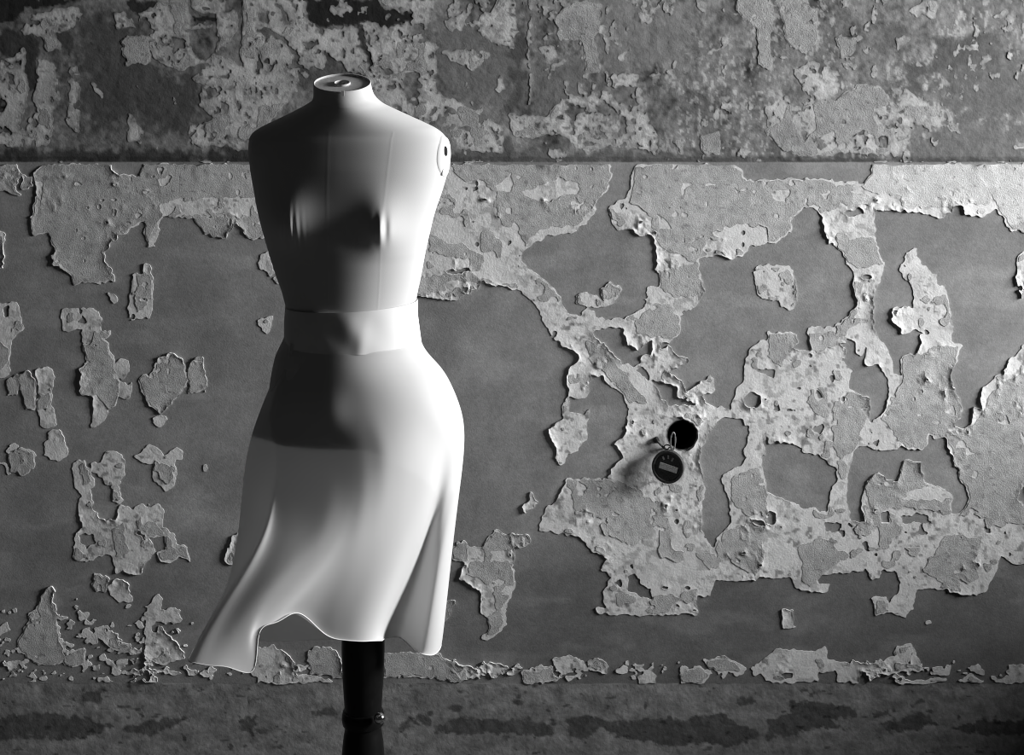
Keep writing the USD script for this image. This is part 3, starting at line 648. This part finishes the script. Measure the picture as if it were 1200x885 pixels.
# ------------------------------------------------------------------ dress form
rows = np.array([  # picture row, left, right, depth to the front, depth to the back, forward lean of the slice, y shift
    (98, 368, 435.5, .052, .052, .27, .012), (104, 368, 436.5, .053, .053, .26, .012), (111, 368, 439, .055, .055, .22, .012), (117, 366.5, 444, .057, .058, .16, .012), (122, 360, 451, .060, .061, .11, .010),
    (128, 349, 464, .063, .064, .07, .008), (135, 335, 480, .066, .068, .04, .006), (143, 318, 498, .070, .072, .02, .004), (150, 304, 512, .074, .076, 0, .002), (157, 294.5, 520.5, .079, .080, 0, 0),
    (165, 290.5, 525.5, .084, .084, 0, 0), (178, 290, 527, .090, .088, 0, 0), (197, 292, 525.5, .097, .092, 0, 0), (220, 296, 519.5, .101, .094, 0, 0), (250, 302, 509.5, .103, .092, 0, 0), (275, 308.5, 503.5, .102, .088, 0, 0),
    (300, 315.5, 498, .099, .084, 0, 0), (322, 323, 494, .094, .080, 0, 0), (345, 331.5, 489, .089, .077, 0, 0), (362, 335, 486.5, .087, .076, 0, 0), (385, 335, 489, .090, .078, 0, 0), (420, 322, 500, .1, .085, 0, 0), (455, 316, 512, .105, .1, 0, 0)], float)
py_ = np.concatenate([np.linspace(98, 170, 80), np.linspace(171, 455, 190)])
PF = [PchipInterpolator(rows[:, 0], rows[:, k]) for k in range(1, 7)]
prof = [q(py_) for q in PF]
NA = 480
th = np.linspace(0, 2 * np.pi, NA, endpoint=False)       # 0 = right, pi/2 = towards the camera
BUST = ((338., 256., .031, .047), (453., 260., .0205, .037))
def torso_point(py, L, Rr, df, db, lean, ysh, th, grow=0.0, bust=True):
    """arrays broadcast; returns world points"""
    e = 2 / (2.0 + .15 * np.clip((py - 140) / 40, 0, 1) * np.clip((300 - py) / 60, 0, 1))
    c, s = np.cos(th), np.sin(th)
    cs, ss = np.sign(c) * np.abs(c) ** e, np.sign(s) * np.abs(s) ** e
    cx, hw = (L + Rr) / 2, (Rr - L) / 2
    x = (cx - 600) / F * YF + (hw / F * YF + grow) * cs
    dep = np.where(ss > 0, df + grow, db + grow) * ss
    z = H - (py - HZ) / F * YF - lean * dep + 0 * x
    if bust:
        for bx_, by_, A, sg in BUST:
            r2 = ((x - (bx_ - 600) / F * YF) / sg) ** 2 + ((z - (H - (by_ - HZ) / F * YF)) / (sg * np.where(z > H - (by_ - HZ) / F * YF, 1.35, .95))) ** 2
            cone = A * (.75 * np.exp(-r2 * .9) + .25 * np.exp(-np.sqrt(r2 + .02) * 1.7))
            dep = dep + np.where(ss > 0, cone * np.clip(ss * 3, 0, 1), 0)
            if bx_ < 400:
                u = (x - (bx_ - 600) / F * YF); w = np.exp(-((u - .010) / .022) ** 2 - ((z - (H - (262 - HZ) / F * YF)) / .030) ** 2)
                dep = dep + np.where(ss > 0, +.0016 * np.sin(u * 2 * np.pi / .0115 + .35 * z / .0115) * w, 0)
            else:
                u = (x - (bx_ - 600) / F * YF); w = np.exp(-((u) / .012) ** 2 - ((z - (H - (258 - HZ) / F * YF)) / .022) ** 2)
                dep = dep + np.where(ss > 0, .0042 * np.sin(-u * 2 * np.pi / .024 + .6) * w, 0)
        for sx, a_ in ((390 + 0 * py, .00014), (np.interp(py, [120, 160, 258, 320, 360], [470, 462, 452, 449, 446]), .00016)):
            u = x - (sx - 600) / F * YF
            dep = dep + np.where((ss > 0) & (py > 150), a_ * np.exp(-(u / .0017) ** 2), 0)
    if bust: dep = dep + .075 * np.clip((352 - py) / 60, 0, 1) * (x - (cx - 600) / F * YF)
    y = YF - dep - ysh
    return np.stack(np.broadcast_arrays(x, y, z), -1)
TP = torso_point(py_[:, None], *[p[:, None] for p in prof], th[None])
nr = len(py_)
tv = TP.reshape(-1, 3); tf = grid_faces(nr, NA)[:, ::-1]
form = thing('dress_form', 'white canvas covered female dress form torso on a black turned stand', 'dress form', (float((425 - 600) / F * YF), YF, 0))
botc = TP[-1].mean(0); k0 = len(tv)
tv2 = np.vstack([tv, botc[None]]); j = np.arange(NA)
tf2 = np.vstack([tf, np.stack([np.full(NA, k0), (nr - 1) * NA + j, (nr - 1) * NA + (j + 1) % NA], 1)])
obj('torso', (tv2, tf2), M['canvas'], form, smooth=True)
# neck plate: recessed grey disc with a rim and a centre hole
top = TP[0]; tc = top.mean(0); xax = np.array([1., 0, 0]); yv = top[NA // 4] - tc; yv /= np.linalg.norm(yv); nv = np.cross(xax, -yv); nv = nv if nv[2] > 0 else -nv
def scaled(s, d): return tc + (top - tc) * s + nv * d
rim = [scaled(1.0, -.004), scaled(1.004, .001), scaled(1.0, .0026), scaled(.992, .003), scaled(.975, .003), scaled(.968, .002), scaled(.966, -.006)]
obj('neck_rim', (np.vstack(rim), grid_faces(7, NA)[:, ::-1]), M['canvas'], form, smooth=50)
plate = [scaled(.975, -.0008), scaled(.8, -.0004), scaled(.26, -.0002)]
obj('neck_plate', (np.vstack(plate), grid_faces(3, NA)[:, ::-1]), M['plate'], form, smooth=50)
col_ = [scaled(.29, -.002), scaled(.285, .0025), scaled(.265, .0034), scaled(.245, .0025), scaled(.24, -.03), scaled(.001, -.03)]
obj('plate_socket', (np.vstack(col_), grid_faces(6, NA)[:, ::-1]), M['plate'], form, smooth=50)
clip_a = pt(402, 109.5, YF - .072)
obj('rim_tab', trimesh.creation.box([.006, .003, .010]).apply_translation(clip_a), M['canvas'], form)
# arm plate on the form's left side (right in the picture), following the shoulder end
aa = np.linspace(0, 2 * np.pi, 64, endpoint=False)
def patch(tc_, pc_, rt, rp, steps):
    out = []
    for sc_, g in steps:
        t_, p_ = tc_ + sc_ * rt * np.cos(aa), pc_ - sc_ * rp * np.sin(aa)
        out.append(torso_point(p_, *[q(p_) for q in PF], t_, grow=g))
    return np.vstack(out), grid_faces(len(steps), 64)
obj('arm_plate', patch(.16, 181, .34, 24, [(1.04, -.002), (1.0, .0004), (.92, .0018), (.7, .0026), (.35, .0030), (.001, .0030)]), M['canvas'], form, smooth=60)
obj('arm_plate_slot', patch(.30, 174.5, .045, 5.8, [(1.0, .0020), (.95, .0036), (.7, .0034), (.001, .0032)]), M['soot'], form, smooth=50)
obj('arm_plate_slot', patch(.33, 198.5, .032, 4.0, [(1.0, .0012), (.95, .0030), (.7, .0030), (.001, .0028)]), M['plate'], form, smooth=50)
# stand
pc = (float((425.5 - 600) / F * YF), YF, 0.)
def pr(half, py): return (half / F * YF, H - (py - HZ) / F * YF)
pole = [(0, H - (470 - HZ) / F * YF), (.012, H - (470 - HZ) / F * YF), pr(20, 480), pr(24, 690), pr(25.2, 745), pr(25.2, 765), pr(24, 795), pr(21.5, 832), pr(20.5, 850), pr(22, 858), pr(23.5, 868), pr(25.5, 890), pr(30, 925), pr(33, 945), (.033, .2), (.036, .12), (.045, .065), (.05, .055), (0, .055)]
obj('pole', lathe(pole, pc, 64), M['black'], form, smooth=40)
collar = [pr(20, 831), pr(23.5, 833), pr(24.8, 838), pr(25, 842), pr(24, 848), pr(20, 850)]
obj('collar', lathe(collar, pc, 64), M['black'], form, smooth=40)
kc = pt(443, 840, YF - .036)
kn = lathe([(0, -.001), (.005, -.001), (.007, .0005), (.0085, .002), (.0100, .004), (.0104, .008), (.0094, .0125), (.0070, .0155), (.0035, .0172), (0, .0176)], (0, 0, 0), 28)
kn.apply_transform(trimesh.transformations.rotation_matrix(math.pi / 2, [1, 0, 0])); kn.apply_transform(trimesh.transformations.rotation_matrix(.45, [0, 0, 1])); kn.apply_translation(kc)
obj('thumb_screw', kn, M['knob'], form, smooth=40)
base = lathe([(0, .062), (.05, .062), (.06, .05), (.13, .036), (.17, .026), (.176, .014), (.172, .0), (0, .0)], pc, 72)
obj('stand_base', base, M['black'], form, smooth=30)

# ------------------------------------------------------------------ skirt
HEM = np.array([(219,778,.292),(243,780,.294),(270,783,.289),(297,785,.280),(304,742,.262),(325,729,.245),(350,719,.220),(377,740,.190),(400,750,.182),(425,752,.172),(446,752,.135),(451,748,.03),(468,746,-.02),(483,760,.02),(494,767,.045),(509,768,.03),(516,750,-.06),(480,742,-.14),(400,748,-.16),(330,751,-.12),(285,748,-.06),(250,742,.06)], float)
NEA = np.array([(247,725,.262),(262,726,.267),(280,727,.268),(296,727,.266),(307,726,.259),(326,720,.244),(349,711,.221),(374,720,.197),(398,727,.188),(424,728,.178),(446,728,.147),(457,726,.05),(475,722,.00),(490,735,.03),(500,740,.05),(514,740,.03),(519,728,-.055),(482,720,-.14),(400,722,-.16),(329,725,-.125),(287,722,-.065),(256,722,.04)], float)
THI = np.array([(304,618,.195),(315,630,.212),(333,638,.221),(354,640,.225),(372,638,.223),(388,637,.219),(402,636,.213),(416,638,.207),(432,640,.197),(452,640,.182),(474,635,.158),(491,629,.118),(502,625,.072),(514,620,.082),(524,615,.078),(533,610,.048),(530,605,-.03),(490,600,-.12),(400,600,-.155),(325,603,-.13),(289,610,-.085),(283,616,-.03)], float)
HIP = np.array([(313,520,.074),(324,524,.098),(344,528,.124),(364,530,.142),(383,531,.154),(398,531,.160),(412,531,.165),(428,531,.168),(446,530,.168),(466,528,.160),(487,524,.143),(507,519,.117),(522,515,.091),(534,511,.062),(541,508,.031),(544,506,-.002),(535,502,-.055),(495,497,-.11),(410,494,-.138),(335,500,-.116),(303,507,-.08),(296,513,-.045)], float)
K = len(HEM)
hx_, hd_ = HIP[:, 0], HIP[:, 2]
angs = np.unwrap(np.arctan2(HIP[:, 2] / .165, (HIP[:, 0] - 420) / 125))
def ell(py, L, Rr, df, db, skew=0.):
    c, s = np.cos(angs), np.sin(angs)
    x = (L + Rr) / 2 + (Rr - L) / 2 * c; d = np.where(s > 0, df, db) * s; d = d + skew * (Rr - L) / 2 / F * YF * c * np.clip(s * 1.5, 0, 1)
    return np.stack([x, np.full(K, py) , d], 1)
def world(ring, level):
    """ring rows: px, py, d. level rings: py is that of the ring's side; one height all round"""
    px, py, d = ring.T
    if level:
        z = H - (py - HZ) / F * YF; x = (px - 600) / F * YF
    else:
        Y = YF - d; z = H - (py - HZ) / F * Y; x = (px - 600) / F * Y
    return np.stack([x, YF - d, z], 1)
RINGS = [world(ell(396, 333.6, 492.6, .1008, .0888), 1), world(ell(415, 329, 502, .112, .098, .05), 1), world(ell(432, 322, 517, .125, .11, .09), 1), world(ell(455, 311, 530.5, .139, .122, .11), 1)]
RINGS.append(world(HIP, 0)); RINGS.append(world(THI, 0)); RINGS.append(world(NEA, 0)); RINGS.append(world(HEM, 0))
VK = np.array([0, .04, .085, .145, .32, .60, .86, 1.0])
NU, NV = 560, 170
uk = np.arange(K + 1); us = np.linspace(0, K, NU, endpoint=False)
RI = np.stack([CubicSpline(uk, np.vstack([r, r[:1]]), bc_type='periodic')(us) for r in RINGS])
for q_, r in enumerate(RINGS):
    if q_ > 3: RI[q_][:, 1] = ndimage.gaussian_filter1d(PchipInterpolator(np.arange(-3, K + 4), np.r_[r[-3:, 1], r[:, 1], r[:4, 1]])(us), 7., mode='wrap')
       # (7, NU, 3)
vs = np.linspace(0, 1, NV)
SK = CubicSpline(VK, RI, axis=0)(vs)            # (NV, NU, 3)
bump_ = lambda px, py, sx, sz, a: a * np.exp(-((SK[..., 0] - (px - 600) / F * YF) / sx) ** 2 - ((SK[..., 2] - (H - (py - HZ) / F * YF)) / sz) ** 2) * (SK[..., 1] < YF)
SK[..., 1] -= bump_(392, 462, .035, .045, .0065) + bump_(378, 500, .05, .03, -.002)
skirt = thing('skirt', 'sheer white wrap skirt on the dress form with its hem blown to the left', 'skirt', (float((415 - 600) / F * YF), YF, .36))
obj('skirt_panel', (SK.reshape(-1, 3), grid_faces(NV, NU)[:, ::-1]), M['skirt'], skirt, smooth=True)
vend = .315 + .20 * np.clip((RI[4][:, 0] - (430 - 600) / F * YF) / .16, 0, 1) ** 1.5
lt = np.linspace(0, 1, 70)[:, None] * vend[None] * (NV - 1); l0 = np.minimum(np.floor(lt).astype(int), NV - 2); lw_ = (lt - l0)[..., None]; cc_ = np.arange(NU)[None]
lin = SK[l0, cc_] * (1 - lw_) + SK[l0 + 1, cc_] * lw_
lc = lin.mean(1, keepdims=True)
lw = .0045 / np.linalg.norm((lin - lc)[..., :2], axis=-1, keepdims=True)
lin = lin - (lin - lc) * lw * [1, 1, 0]
obj('lining', (lin.reshape(-1, 3), grid_faces(len(lin), NU)[:, ::-1]), M['band'], skirt, smooth=True)
obj('hem', tube(SK[-1][::2], .0009, 6, True), M['band'], skirt, smooth=60)
# waistband
bp = np.linspace(0, 1, 26)
wb = []
for t in bp:
    py = 355 + 47 * t
    L, Rr = np.interp(t, [0, .3, 1], [334.5, 333.5, 333]), np.interp(t, [0, .4, 1], [489.5, 490, 494])
    df, db = np.interp(t, [0, 1], [.094, .1035]), np.interp(t, [0, 1], [.082, .0915])
    p = torso_point(np.full(NA, py), L, Rr, df, db, 0., 0., th, 0., False)
    p[:, 2] += (p[:, 0] - p[:, 0].mean()) * .05 * (1 - t)            # the band rides up on the right
    a = np.arctan2(np.sin(th), np.cos(th))
    wr = .0010 * np.sin(th * 9 + 2.5 * t) * np.exp(-((th - 1.7) / .8) ** 2) * np.sin(np.pi * t) + .0010 * np.exp(-((th - 1.25 - .15 * t) / .10) ** 2) * t
    p[:, 1] -= wr * np.clip(np.sin(th), 0, 1) * 1.5
    wb.append(p)
inner = [wb[0] * 1.0 for _ in range(2)]
c0 = wb[0].mean(0)
inner[0] = c0 + (wb[0] - c0) * [.985, .98, 1] + [0, 0, -.001]; inner[1] = c0 + (wb[0] - c0) * [.98, .97, 1] + [0, 0, -.02]
allb = np.vstack([inner[1], inner[0]] + wb)
obj('waistband', (allb, grid_faces(len(wb) + 2, NA)[:, ::-1]), M['band'], skirt, smooth=60)
